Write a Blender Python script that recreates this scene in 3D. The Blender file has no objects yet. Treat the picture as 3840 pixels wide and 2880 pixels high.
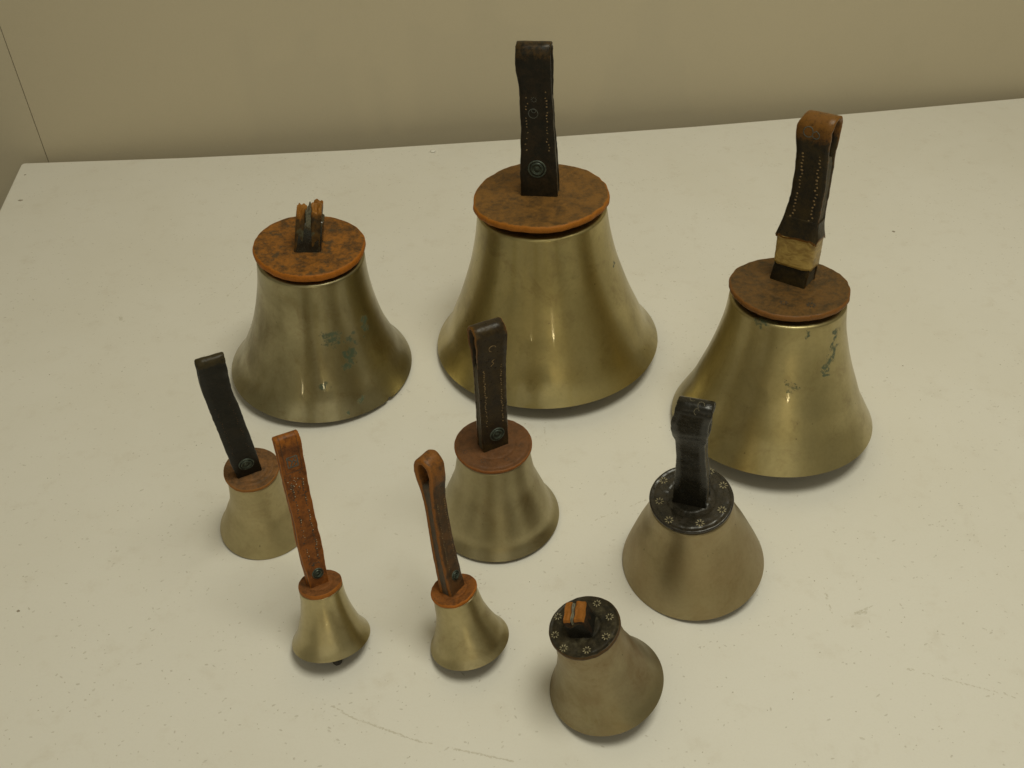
import bpy, bmesh, math, random
from mathutils import Vector, Matrix, noise
random.seed(7)
scene = bpy.context.scene
col = scene.collection

# ------------------------------------------------------------------ camera
cam_d = bpy.data.cameras.new('camera')
cam = bpy.data.objects.new('camera', cam_d)
col.objects.link(cam)
cam.location = (0, 0, 0.5)
cam.rotation_euler = (math.radians(90 - 42.15), 0, 0)
cam_d.sensor_width = 36.0
cam_d.lens = 36.0 * 3626.0 / 3840.0
cam_d.clip_start = 0.01
cam_d.clip_end = 60
cam_d.dof.use_dof = False
scene.camera = cam

# ------------------------------------------------------------------ light
world = bpy.data.worlds.new('World')
scene.world = world
world.use_nodes = True
bg = world.node_tree.nodes['Background']
bg.inputs['Color'].default_value = (1.0, 0.91, 0.63, 1)
bg.inputs['Strength'].default_value = 0.195
scene.view_settings.view_transform = 'Standard'
scene.view_settings.look = 'None'
scene.view_settings.exposure = 0.0
scene.view_settings.gamma = 1.0
scene.cycles.max_bounces = 8
scene.cycles.use_denoising = True


def area(name, loc, target, sx, sy, power, color):
    d = bpy.data.lights.new(name, 'AREA')
    d.shape = 'RECTANGLE'
    d.size, d.size_y = sx, sy
    d.energy = power
    d.color = color
    o = bpy.data.objects.new(name, d)
    col.objects.link(o)
    o.location = loc
    o.rotation_euler = (Vector(target) - Vector(loc)).to_track_quat('-Z', 'Y').to_euler()
    return o


WARM = (1.0, 0.945, 0.74)
area('ceiling_panel', (0.26, 0.31, 1.38), (0.20, 0.36, 0), 0.6, 0.45, 9.3, (1.0, 0.978, 0.805))
area('added_front_fill', (-0.2, -2.4, 1.5), (0, 0.5, 0.1), 3.4, 1.5, 7.0, WARM)  # added broad front light, gives the bell metal soft even reflections
for nm, lc, pw in (('room_lamp', (0.52, -3.2, 0.46), 3.0), ('room_lamp', (-1.35, -3.1, 0.40), 1.2)):
    d = bpy.data.lights.new(nm, 'POINT')
    d.energy = pw * 3
    d.shadow_soft_size = 0.033
    d.color = (1.0, 0.82, 0.45)
    o = bpy.data.objects.new(nm, d)
    col.objects.link(o)
    o.location = lc


# ------------------------------------------------------------------ node helpers
class NT:
    def __init__(self, name):
        self.m = bpy.data.materials.new(name)
        self.m.use_nodes = True
        self.t = self.m.node_tree
        self.b = self.t.nodes['Principled BSDF']
        self.tc = self.t.nodes.new('ShaderNodeTexCoord')

    def new(self, typ, **kw):
        n = self.t.nodes.new(typ)
        for k, v in kw.items():
            setattr(n, k, v)
        return n

    def link(self, a, b):
        self.t.links.new(a, b)

    def noise(self, scale, detail=4, rough=0.55, stretch=None, off=(0, 0, 0), dist=0.0):
        mp = self.new('ShaderNodeMapping')
        mp.inputs['Location'].default_value = off
        if stretch:
            mp.inputs['Scale'].default_value = stretch
        self.link(self.tc.outputs['Object'], mp.inputs['Vector'])
        n = self.new('ShaderNodeTexNoise')
        n.inputs['Scale'].default_value = scale
        n.inputs['Detail'].default_value = detail
        n.inputs['Roughness'].default_value = rough
        n.inputs['Distortion'].default_value = dist
        self.link(mp.outputs['Vector'], n.inputs['Vector'])
        return n.outputs['Fac']

    def ramp(self, fac, stops):
        r = self.new('ShaderNodeMapRange')
        r.inputs['From Min'].default_value = stops[0]
        r.inputs['From Max'].default_value = stops[1]
        r.inputs['To Min'].default_value = stops[2] if len(stops) > 2 else 0
        r.inputs['To Max'].default_value = stops[3] if len(stops) > 2 else 1
        r.interpolation_type = 'SMOOTHSTEP'
        self.link(fac, r.inputs['Value'])
        return r.outputs['Result']

    def mix(self, fac, a, b):
        n = self.new('ShaderNodeMix', data_type='RGBA')
        for sock, v in ((n.inputs['Factor'], fac), (n.inputs['A'], a), (n.inputs['B'], b)):
            pass
        fs = n.inputs[0]
        A = n.inputs[6]
        B = n.inputs[7]
        for s, v in ((fs, fac), (A, a), (B, b)):
            if isinstance(v, (int, float)):
                s.default_value = v
            elif isinstance(v, tuple):
                s.default_value = v if len(v) == 4 else (*v, 1)
            else:
                self.link(v, s)
        return n.outputs[2]

    def math(self, op, a, b=0.0, clamp=False):
        n = self.new('ShaderNodeMath', operation=op)
        n.use_clamp = clamp
        for s, v in ((n.inputs[0], a), (n.inputs[1], b)):
            if isinstance(v, (int, float)):
                s.default_value = v
            else:
                self.link(v, s)
        return n.outputs[0]

    def attr(self, name):
        n = self.new('ShaderNodeAttribute')
        n.attribute_name = name
        return n.outputs['Fac']

    def bump(self, h, strength, dist, prev=None):
        n = self.new('ShaderNodeBump')
        n.inputs['Strength'].default_value = strength
        n.inputs['Distance'].default_value = dist
        self.link(h, n.inputs['Height'])
        if prev is not None:
            self.link(prev, n.inputs['Normal'])
        return n.outputs['Normal']


def metal(name, base, dull, rough, seed, tarnish=0.5, blobs=(), metallic=1.0, coat=0.0):
    t = NT(name)
    off = (seed * 1.37, seed * 0.71, seed * 2.1)
    big = t.noise(22, 5, 0.6, off=off, dist=0.4)
    drip = t.noise(60, 4, 0.6, stretch=(1, 1, 0.22), off=off)
    fine = t.noise(420, 4, 0.7, off=off)
    pit = t.noise(260, 2, 0.5, off=(off[2], off[0], off[1]))
    m1 = t.ramp(big, (0.36, 0.66))
    m2 = t.ramp(drip, (0.42, 0.72))
    mm = t.math('MULTIPLY', t.math('ADD', t.math('MULTIPLY', m1, 0.6), t.math('MULTIPLY', m2, 0.4)), tarnish)
    c = t.mix(mm, base, dull)
    c = t.mix(t.math('MULTIPLY', t.ramp(fine, (0.40, 0.72)), 0.14), c, tuple(x * 0.6 for x in dull))
    br = t.noise(48, 6, 0.75, off=(off[1], off[0], off[2]), dist=0.6)
    c = t.mix(t.math('MULTIPLY', t.ramp(br, (0.50, 0.70)), 0.42 * tarnish), c, (0.215, 0.145, 0.058))
    gy = t.noise(15, 4, 0.6, off=(off[2], off[1], off[0]), dist=0.5)
    c = t.mix(t.math('MULTIPLY', t.ramp(gy, (0.46, 0.66)), 0.40 * tarnish), c, (0.265, 0.235, 0.120))
    pm = t.math('MULTIPLY', t.ramp(pit, (0.745, 0.79)), 0.6)
    c = t.mix(pm, c, (0.06, 0.05, 0.03))
    ro = t.math('ADD', t.math('MULTIPLY', mm, 0.16), t.math('ADD', rough, t.math('MULTIPLY', t.math('SUBTRACT', fine, 0.5), 0.10)))
    met = metallic
    if blobs:
        nz = t.new('ShaderNodeTexNoise')
        nz.inputs['Scale'].default_value = 400
        nz.inputs['Detail'].default_value = 4
        nz.inputs['Roughness'].default_value = 0.7
        t.link(t.tc.outputs['Object'], nz.inputs['Vector'])
        wz = t.new('ShaderNodeTexNoise')
        wz.inputs['Scale'].default_value = 170
        wz.inputs['Detail'].default_value = 3
        t.link(t.tc.outputs['Object'], wz.inputs['Vector'])
        w0 = t.new('ShaderNodeVectorMath', operation='SUBTRACT')
        t.link(wz.outputs['Color'], w0.inputs[0])
        w0.inputs[1].default_value = (0.5, 0.5, 0.5)
        w1 = t.new('ShaderNodeVectorMath', operation='SCALE')
        t.link(w0.outputs[0], w1.inputs[0])
        w1.inputs['Scale'].default_value = 0.016
        w2 = t.new('ShaderNodeVectorMath', operation='ADD')
        t.link(w1.outputs[0], w2.inputs[0])
        t.link(t.tc.outputs['Object'], w2.inputs[1])
        pos = w2.outputs[0]
        total = None
        for (x, y, z, r) in blobs:
            d = t.new('ShaderNodeVectorMath', operation='DISTANCE')
            t.link(pos, d.inputs[0])
            d.inputs[1].default_value = (x, y, z)
            s = t.math('DIVIDE', d.outputs['Value'], r * 1.75)
            s = t.math('SUBTRACT', 1.0, s, True)
            total = s if total is None else t.math('MAXIMUM', total, s)
        g = t.math('ADD', total, t.math('MULTIPLY', t.math('SUBTRACT', nz.outputs['Fac'], 0.5), 3.4))
        has = t.ramp(total, (0.0, 0.12))
        g2 = t.math('ADD', total, t.math('MULTIPLY', t.math('SUBTRACT', nz.outputs['Fac'], 0.5), 1.6))
        c = t.mix(t.math('MULTIPLY', t.math('MULTIPLY', t.ramp(g2, (0.05, 0.6)), has), 0.35), c, (0.14, 0.10, 0.05))
        vm = t.math('MULTIPLY', t.math('MULTIPLY', t.ramp(g, (0.0, 0.75)), has), 0.78)
        c = t.mix(vm, c, t.mix(fine, (0.008, 0.040, 0.022), (0.028, 0.085, 0.050)))
        met = t.math('MULTIPLY', t.math('SUBTRACT', 1.0, vm), metallic)
        ro = t.math('ADD', ro, t.math('MULTIPLY', vm, 0.35))
    t.link(c, t.b.inputs['Base Color'])
    if isinstance(met, (int, float)):
        t.b.inputs['Metallic'].default_value = met
    else:
        t.link(met, t.b.inputs['Metallic'])
    t.link(ro, t.b.inputs['Roughness'])
    t.b.inputs['Coat Weight'].default_value = coat
    t.b.inputs['Coat Roughness'].default_value = 0.07
    # faint turning marks round the bell and small dents
    turn = t.noise(900, 2, 0.5, stretch=(0.02, 0.02, 1.0), off=off)
    n1 = t.bump(turn, 0.05, 0.0002)
    n2 = t.bump(fine, 0.04, 0.0002, n1)
    n3 = t.bump(big, 0.10, 0.0010, n2)
    t.link(n3, t.b.inputs['Normal'])
    return t.m


def leather(name, dark, mid, edge, rough, seed, amount=0.5, patch=None, edge_amt=0.9, scale=1.0, bump=1.0, contrast=1.0, spec=0.24):
    """dark / mid leather broken up by wear; the attribute 'wear' marks the cut edges."""
    t = NT(name)
    off = (seed * 1.1, seed * 0.63, seed * 1.9)
    a = t.noise(75 * scale, 6, 0.7, off=off, dist=0.5)
    b = t.noise(300 * scale, 5, 0.75, off=(off[1], off[2], off[0]))
    f = t.noise(1100 * scale, 3, 0.7, off=off)
    k = t.math('ADD', t.math('MULTIPLY', a, 0.60), t.math('MULTIPLY', b, 0.40))
    lo = 0.60 - 0.20 * amount
    m = t.ramp(k, (lo - 0.13, lo + 0.13))
    c = t.mix(m, dark, mid)
    # dry pale rubbing and near-black grease in smaller spots
    rub = t.math('MULTIPLY', t.ramp(t.noise(420 * scale, 4, 0.8, off=(off[2], off[0], off[1])), (0.55, 0.72)), 0.32 * contrast)
    c = t.mix(rub, c, tuple(min(1, x * 1.45 + 0.004) for x in mid))
    gr = t.math('MULTIPLY', t.ramp(t.noise(190 * scale, 5, 0.75, off=(off[0] + 4, off[2], off[1]), dist=0.6), (0.52, 0.68)), 0.55 * contrast)
    c = t.mix(gr, c, tuple(x * 0.55 for x in dark))
    if patch:
        pm = t.math('MULTIPLY', t.ramp(t.noise(110 * scale, 4, 0.6, off=(off[2], off[1], off[0])), (0.54, 0.66)), 0.8)
        c = t.mix(pm, c, patch)
    w = t.attr('wear')
    wm = t.math('MULTIPLY', t.ramp(t.math('ADD', w, t.math('MULTIPLY', t.math('SUBTRACT', b, 0.5), 0.9)), (0.30, 0.75)), edge_amt)
    e2 = t.mix(t.math('MULTIPLY', t.ramp(b, (0.45, 0.7)), 0.5), edge, tuple(x * 0.5 for x in edge))
    c = t.mix(wm, c, e2)
    c = t.mix(t.math('MULTIPLY', t.ramp(f, (0.5, 0.8)), 0.4), c, tuple(x * 0.4 for x in dark))
    t.link(c, t.b.inputs['Base Color'])
    t.link(t.math('ADD', rough, t.math('MULTIPLY', t.math('SUBTRACT', b, 0.5), 0.4)), t.b.inputs['Roughness'])
    t.b.inputs['Specular IOR Level'].default_value = spec
    n1 = t.bump(f, 0.30 * bump, 0.0002)
    n2 = t.bump(b, 0.45 * bump, 0.0006, n1)
    n3 = t.bump(a, 0.35 * bump, 0.0012, n2)
    t.link(n3, t.b.inputs['Normal'])
    return t.m


def plain(name, c, c2, rough, scale=300, metallic=0.0, bump=0.2):
    t = NT(name)
    n = t.noise(scale, 5, 0.65)
    t.link(t.mix(t.ramp(n, (0.35, 0.65)), c, c2), t.b.inputs['Base Color'])
    t.b.inputs['Roughness'].default_value = rough
    t.b.inputs['Metallic'].default_value = metallic
    t.link(t.bump(n, bump, 0.0004), t.b.inputs['Normal'])
    return t.m


# ------------------------------------------------------------------ object helpers
def link(name, me, m, parent=None, smooth=True):
    o = bpy.data.objects.new(name, me)
    col.objects.link(o)
    if m:
        me.materials.append(m)
    if smooth:
        for p in me.polygons:
            p.use_smooth = True
    if parent:
        o.parent = parent
    return o


def mesh(name, v, f, wear=None):
    me = bpy.data.meshes.new(name)
    me.from_pydata([tuple(x) for x in v], [], f)
    me.update()
    bm = bmesh.new()
    bm.from_mesh(me)
    bmesh.ops.recalc_face_normals(bm, faces=bm.faces)
    bm.to_mesh(me)
    bm.free()
    if wear is not None:
        at = me.attributes.new('wear', 'FLOAT', 'POINT')
        for i, w in enumerate(wear):
            at.data[i].value = w
    return me


def sharp(me, ang=40):
    try:
        me.set_sharp_from_angle(angle=math.radians(ang))
    except Exception:
        pass


def pchip(xs, ys):
    n = len(xs)
    h = [xs[i + 1] - xs[i] for i in range(n - 1)]
    d = [(ys[i + 1] - ys[i]) / h[i] for i in range(n - 1)]
    m = [d[0]] + [2 * d[i - 1] * d[i] / (d[i - 1] + d[i]) if d[i - 1] * d[i] > 0 else 0 for i in range(1, n - 1)] + [d[-1]]

    def ev(x):
        if x <= xs[0]:
            return ys[0]
        if x >= xs[-1]:
            return ys[-1]
        i = max(j for j in range(n - 1) if xs[j] <= x)
        t = (x - xs[i]) / h[i]
        return (ys[i] * (1 + 2 * t) * (1 - t) ** 2 + m[i] * h[i] * t * (1 - t) ** 2
                + ys[i + 1] * t * t * (3 - 2 * t) + m[i + 1] * h[i] * t * t * (t - 1))
    return ev


def lathe(prof, n=144):
    """closed profile [(r, z)...] turned about z; returns verts, faces"""
    v, f = [], []
    for r, z in prof:
        for k in range(n):
            w = 2 * math.pi * k / n
            v.append([r * math.cos(w), r * math.sin(w), z])
    for i in range(len(prof) - 1):
        for k in range(n):
            a, b = i * n + k, i * n + (k + 1) % n
            f.append((a, b, b + n, a + n))
    return v, f


# ------------------------------------------------------------------ setting
BACK = [(-0.5056, 0.892), (-0.34, 0.9035), (-0.17, 0.920), (0.0, 0.9425), (0.2, 0.972), (0.4, 1.0065), (0.5864, 1.0412), (1.1, 1.140)]


def table_top():
    # rounded far left corner, then the far edge, right and near sides
    cx, cy = BACK[0]
    lx, ly = 0.1396, -0.9902      # direction of the left edge coming towards the camera
    bx, by = 0.9976, 0.0692
    r = 0.005
    pts = []
    for k in range(7):
        t = k / 6
        p0 = Vector((cx + lx * r, cy + ly * r))
        p1 = Vector((cx, cy))
        p2 = Vector((cx + bx * r, cy + by * r))
        pts.append((1 - t) ** 2 * p0 + 2 * t * (1 - t) * p1 + t * t * p2)
    pts += [Vector(p) for p in BACK[1:]]
    pts += [Vector((1.2, -0.1)), Vector((cx + lx * 1.0, cy + ly * 1.0))]
    bm = bmesh.new()
    top = [bm.verts.new((p.x, p.y, 0)) for p in pts]
    face = bm.faces.new(top)
    ret = bmesh.ops.extrude_face_region(bm, geom=[face])
    dn = [e for e in ret['geom'] if isinstance(e, bmesh.types.BMVert)]
    bmesh.ops.translate(bm, verts=dn, vec=(0, 0, -0.03))
    bmesh.ops.recalc_face_normals(bm, faces=bm.faces)
    es = [e for e in bm.edges if all(abs(v.co.z) < 1e-6 for v in e.verts)]
    bmesh.ops.bevel(bm, geom=es, offset=0.0016, segments=3, affect='EDGES', profile=0.5)
    me = bpy.data.meshes.new('table_top')
    bm.to_mesh(me)
    bm.free()
    return me


def paint_mat(name, c, c2, c3, rough, big=5, amt=0.5, grain=0.12):
    t = NT(name)
    a = t.noise(big, 5, 0.6, dist=0.3)
    b = t.noise(big * 9, 5, 0.7, off=(3, 1, 2))
    f = t.noise(700, 3, 0.7)
    lay = t.noise(150, 3, 0.6)
    cc = t.mix(t.math('MULTIPLY', t.ramp(a, (0.38, 0.68)), amt), c, c2)
    cc = t.mix(t.math('MULTIPLY', t.ramp(b, (0.52, 0.78)), amt * 0.8), cc, c3)
    cc = t.mix(t.math('MULTIPLY', t.ramp(f, (0.45, 0.8)), grain), cc, c3)
    t.link(cc, t.b.inputs['Base Color'])
    t.link(t.math('ADD', rough, t.math('MULTIPLY', t.math('SUBTRACT', b, 0.5), 0.2)), t.b.inputs['Roughness'])
    t.b.inputs['Specular IOR Level'].default_value = 0.35
    n1 = t.bump(f, 0.10, 0.0002)
    n2 = t.bump(lay, 0.16, 0.0005, n1)
    t.link(n2, t.b.inputs['Normal'])
    return t.m


M_table = paint_mat('white_board_paint', (0.77, 0.745, 0.68), (0.73, 0.70, 0.62), (0.66, 0.615, 0.53), 0.5, amt=0.7, grain=0.22)
M_wall = paint_mat('beige_wall_paint', (0.53, 0.468, 0.343), (0.505, 0.448, 0.328), (0.45, 0.40, 0.285), 0.7, big=2, amt=0.2, grain=0.3)
M_wall2 = paint_mat('grey_wall_paint', (0.52, 0.462, 0.343), (0.50, 0.445, 0.328), (0.445, 0.40, 0.285), 0.7, big=2, amt=0.2, grain=0.3)
M_dark = plain('dark_gap', (0.03, 0.027, 0.02), (0.02, 0.018, 0.014), 0.9)

tbl = link('table', table_top(), M_table, smooth=False)
tbl['kind'] = 'structure'
tbl['label'] = 'white painted board carrying nine handbells'

# wall: two tall panels meeting in an open joint
wd = Vector((0.9905, 0.1372, 0)).normalized()
wn = Vector((wd.y, -wd.x, 0))
W0 = Vector((-0.486, 0.9035, 0)) - wn * 0.006     # the joint, 6 mm behind the far edge of the board


def wall_panel(name, a, b, m):
    bm = bmesh.new()
    P = []
    for s in (a, b):
        for d in (0, 0.018):
            for z in (-0.9, 1.6):
                P.append(bm.verts.new(W0 + wd * s - wn * d + Vector((0, 0, z))))
    for q in ((0, 1, 5, 4), (2, 3, 7, 6), (0, 1, 3, 2), (4, 5, 7, 6), (1, 3, 7, 5), (0, 2, 6, 4)):
        bm.faces.new([P[i] for i in q])
    bmesh.ops.recalc_face_normals(bm, faces=bm.faces)
    bmesh.ops.bevel(bm, geom=[e for e in bm.edges if abs((e.verts[0].co - e.verts[1].co).z) > 1], offset=0.0002, segments=2, affect='EDGES')
    me = bpy.data.meshes.new(name)
    bm.to_mesh(me)
    bm.free()
    o = link(name, me, m, smooth=False)
    o['kind'] = 'structure'
    return o


wall_panel('wall', 0.0003, 2.6, M_wall)['label'] = 'beige painted wall panel behind the board'
wall_panel('wall', -1.6, -0.0003, M_wall2)['label'] = 'narrow beige wall panel left of the joint'
fl = bmesh.new()
for c in ((-3, -2), (3, -2), (3, 3), (-3, 3)):
    fl.verts.new((c[0], c[1], -0.9))
fl.faces.new(fl.verts)
fme = bpy.data.meshes.new('floor')
fl.to_mesh(fme)
fl.free()
flo = link('floor', fme, plain('floor_grey', (0.16, 0.13, 0.09), (0.13, 0.11, 0.08), 0.6, 20), smooth=False)
flo['kind'] = 'structure'


# dirt on the paint: tiny flat flakes and lines of scuffing, real geometry lying on the board
def flakes(name, items, m, parent):
    v, f = [], []
    for (x, y, r, el, an) in items:
        b = len(v)
        n = 5
        ph = random.random() * 6
        for k in range(n):
            w = ph + 2 * math.pi * k / n
            rr = r * random.uniform(0.6, 1.2)
            px, py = rr * math.cos(w) * el, rr * math.sin(w)
            v.append((x + px * math.cos(an) - py * math.sin(an), y + px * math.sin(an) + py * math.cos(an), 0.00005))
        v.append((x, y, 0.00005 + min(r * 0.3, 0.00016)))
        for k in range(n):
            f.append((b + k, b + (k + 1) % n, b + n))
    o = link(name, mesh(name, v, f), m, parent, smooth=False)
    o['kind'] = 'stuff'
    return o


M_speck = plain('dirt_speck', (0.57, 0.53, 0.44), (0.47, 0.43, 0.35), 0.8)
M_fleck = plain('paint_fleck', (0.67, 0.64, 0.565), (0.60, 0.565, 0.49), 0.7)
M_speck_d = plain('dark_speck', (0.36, 0.31, 0.24), (0.25, 0.21, 0.16), 0.8)
M_scuff = plain('pencil_scuff', (0.67, 0.635, 0.55), (0.61, 0.575, 0.485), 0.8)
it = []
for _ in range(2600):
    x, y = random.uniform(-0.47, 0.75), random.uniform(0.15, 0.95)
    if noise.noise(Vector((x * 7, y * 7, 0))) < random.uniform(-0.5, 0.25):
        continue
    it.append((x, y, random.uniform(0.00018, 0.00045), random.uniform(1, 1.7), random.random() * 3))
flakes('dirt_specks', it, M_speck, tbl)
it = []
for _ in range(15000):
    x, y = random.uniform(-0.5, 0.8), random.uniform(0.15, 1.0)
    if noise.noise(Vector((x * 5 + 9, y * 5, 0))) + 0.6 * noise.noise(Vector((x * 23, y * 23, 4))) < random.uniform(-0.6, 0.5):
        continue
    if y > 0.884 + 0.10 * (x + 0.5) or x < -0.488 + 0.14 * (0.88 - y):
        continue
    it.append((x, y, random.uniform(0.0002, 0.0005) * random.choice((1, 1, 1.4)), random.uniform(1, 3.0), random.gauss(0.2, 0.7)))
flakes('paint_flecks', it, M_fleck, tbl)
it = [(random.uniform(-0.45, 0.6), random.uniform(0.2, 0.9), random.uniform(0.00015, 0.00042), random.uniform(1, 1.6), random.random() * 3) for _ in range(130)]
it += [(0.356, 0.7645, 0.0017, 1.3, 0), (0.3075, 0.5738, 0.0008, 1, 0), (-0.4789, 0.8191, 0.0016, 2.0, 0.1), (-0.493, 0.868, 0.0012, 1.2, 0),
       (-0.302, 0.3454, 0.0009, 1.2, 0)]
flakes('dark_specks', it, M_speck_d, tbl)
SC = [([(-0.1063, 0.285), (-0.0894, 0.2751), (-0.0522, 0.2614), (0.001, 0.2495)], 0.0005, 1500),
      ([(0.0537, 0.4165), (0.0927, 0.4356)], 0.0005, 500),
      ([(0.0986, 0.846), (0.185, 0.8704), (0.2781, 0.8891)], 0.004, 420),
      ([(0.1698, 0.8987), (0.2943, 0.9433)], 0.004, 260),
      ([(-0.2442, 0.6643), (-0.236, 0.682), (-0.2285, 0.7052)], 0.0008, 600),
      ([(0.0237, 0.5138), (0.0247, 0.4875)], 0.0007, 500),
      ([(0.2298, 0.3056), (0.2896, 0.2864)], 0.0009, 500),
      ([(0.0196, 0.8006), (0.0988, 0.8478)], 0.004, 250),
      ([(-0.05, 0.765), (0.01, 0.776)], 0.005, 250),
      ([(0.2090, 0.3437), (0.2170, 0.3450)], 0.0012, 2500), ([(0.2110, 0.3437), (0.2268, 0.3521)], 0.0007, 700),
      ([(0.195, 0.3625), (0.1957, 0.342)], 0.0007, 600),
      ([(-0.327, 0.634), (-0.325, 0.635)], 0.004, 9000)]
it = []
for pts, wid, dens in SC:
    for (a, b) in zip(pts[:-1], pts[1:]):
        L = math.hypot(b[0] - a[0], b[1] - a[1])
        an = math.atan2(b[1] - a[1], b[0] - a[0])
        for _ in range(max(3, int(L * dens * 1.6))):
            t = random.random()
            o = random.gauss(0, wid * 0.5)
            x, y = a[0] + (b[0] - a[0]) * t - math.sin(an) * o, a[1] + (b[1] - a[1]) * t + math.cos(an) * o
            if noise.noise(Vector((x * 60, y * 60, 3))) < -0.12:
                continue
            it.append((x, y, random.uniform(0.0002, 0.00045), random.uniform(1.5, 3.5), an + random.gauss(0, 0.2)))
flakes('scuff_marks', it, M_scuff, tbl)

# a crumb of white paint near the far edge
bmc = bmesh.new()
bmesh.ops.create_icosphere(bmc, subdivisions=2, radius=0.0024)
for vv in bmc.verts:
    vv.co = Vector((vv.co.x * 1.3, vv.co.y, vv.co.z * 0.45)) * (1 + 0.3 * noise.noise(vv.co * 900))
cme = bpy.data.meshes.new('paint_crumb')
bmc.to_mesh(cme)
bmc.free()
cr = link('paint_crumb', cme, plain('crumb_white', (0.82, 0.80, 0.74), (0.78, 0.76, 0.70), 0.6))
cr.location = (-0.083, 0.9152, 0.0009)
cr['label'] = 'tiny white paint crumb near the back edge of the board'
cr['category'] = 'paint crumb'

# ------------------------------------------------------------------ bells
M_steel = plain('clapper_metal', (0.10, 0.09, 0.07), (0.06, 0.05, 0.04), 0.5, 200, 0.6)
M_peg = plain('clapper_leather', (0.035, 0.028, 0.02), (0.02, 0.016, 0.012), 0.7)
M_inside = plain('blackened_bronze', (0.055, 0.045, 0.025), (0.035, 0.028, 0.016), 0.7, 120, 0.3)
M_rivet = plain('rivet_tarnished', (0.035, 0.045, 0.035), (0.07, 0.085, 0.065), 0.42, 500, 0.6)
M_ring = plain('ring_verdigris', (0.09, 0.11, 0.085), (0.04, 0.05, 0.04), 0.5, 700, 0.4)
M_dot_tan = plain('tooling_tan', (0.27, 0.175, 0.075), (0.12, 0.08, 0.035), 0.8, 900)
M_dot_pale = plain('tooling_pale', (0.50, 0.44, 0.30), (0.16, 0.13, 0.08), 0.8, 900)
M_dot_dark = plain('tooling_dark', (0.025, 0.022, 0.015), (0.06, 0.045, 0.025), 0.7, 900)
M_dot_grey = plain('tooling_grey', (0.10, 0.105, 0.085), (0.06, 0.065, 0.055), 0.7, 900)
M_petal = plain('petal_pale', (0.38, 0.33, 0.20), (0.20, 0.17, 0.10), 0.8, 900)
M_core = plain('handle_core', (0.05, 0.045, 0.03), (0.10, 0.075, 0.04), 0.7, 400)
M_filler = plain('old_glue_filler', (0.17, 0.16, 0.105), (0.09, 0.085, 0.06), 0.6, 700, bump=0.6)


def bell_body(par, spec):
    R, H = spec['R'], spec['H']
    ev = pchip([0, .1, .2, .32, .46, .62, .8, .95], spec['prof'])
    th = R * 0.045
    outer = []
    n = 44
    zs = spec.get('sh', 0.94)
    outer.append((R, 0.0))
    outer.append((R * ev(0.004), 0.004 * H))
    for i in range(1, n + 1):
        z = zs * i / n
        outer.append((R * ev(z), z * H))
    r1 = R * ev(zs)
    # rounded shoulder
    dz, dr = 0.022 * H, 0.055 * R
    for k in range(1, 9):
        w = math.pi / 2 * k / 8
        outer.append((r1 - dr * (1 - math.cos(w)), zs * H + dz * math.sin(w)))
    outer.append((r1 * 0.7, (zs + 0.024) * H))
    outer.append((r1 * 0.5, (zs + 0.026) * H))
    outer.append((r1 * 0.48, spec['zd'] * H - 0.002))
    outer.append((0.0001, spec['zd'] * H - 0.002))
    inner = []
    for i in range(20, -1, -1):
        z = 0.90 * i / 20
        inner.append((max(R * ev(z) - th * (1 if i > 1 else 0.75), 0.001), z * H + (0.0006 if i == 0 else 0)))
    prof = [(0.0001, 0.90 * H)] + inner + [(R - th * 0.5, 0.0002), (R - th * 0.10, 0.0)] + outer
    v, f = lathe(prof, 160)
    sd = spec['id'] * 3.1
    for p in v:
        q = Vector(p)
        k = 1 + 0.004 * noise.noise(Vector((q.x / R * 1.2 + sd, q.y / R * 1.2, q.z / R * 1.0)))
        p[0] *= k
        p[1] *= k
    if spec.get('nick'):
        nx, ny = spec['nick']
        for p in v:
            d = math.hypot(p[0] - nx, p[1] - ny)
            if p[2] < 0.002 and d < 0.0022:
                s = (1 - d / 0.0022)
                p[0] *= 1 - 0.02 * s
                p[1] *= 1 - 0.02 * s
                p[2] += 0.0016 * s
    o = link('bell_body', mesh('bell_body', v, f), spec['metal'], par)
    sharp(o.data, 38)
    o.data.materials.append(M_inside)      # the unpolished, blackened inside of the bell
    ni = (len(inner) + 1) * 160
    for p in o.data.polygons:
        if max(p.vertices) < ni:
            p.material_index = 1
    return o


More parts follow.
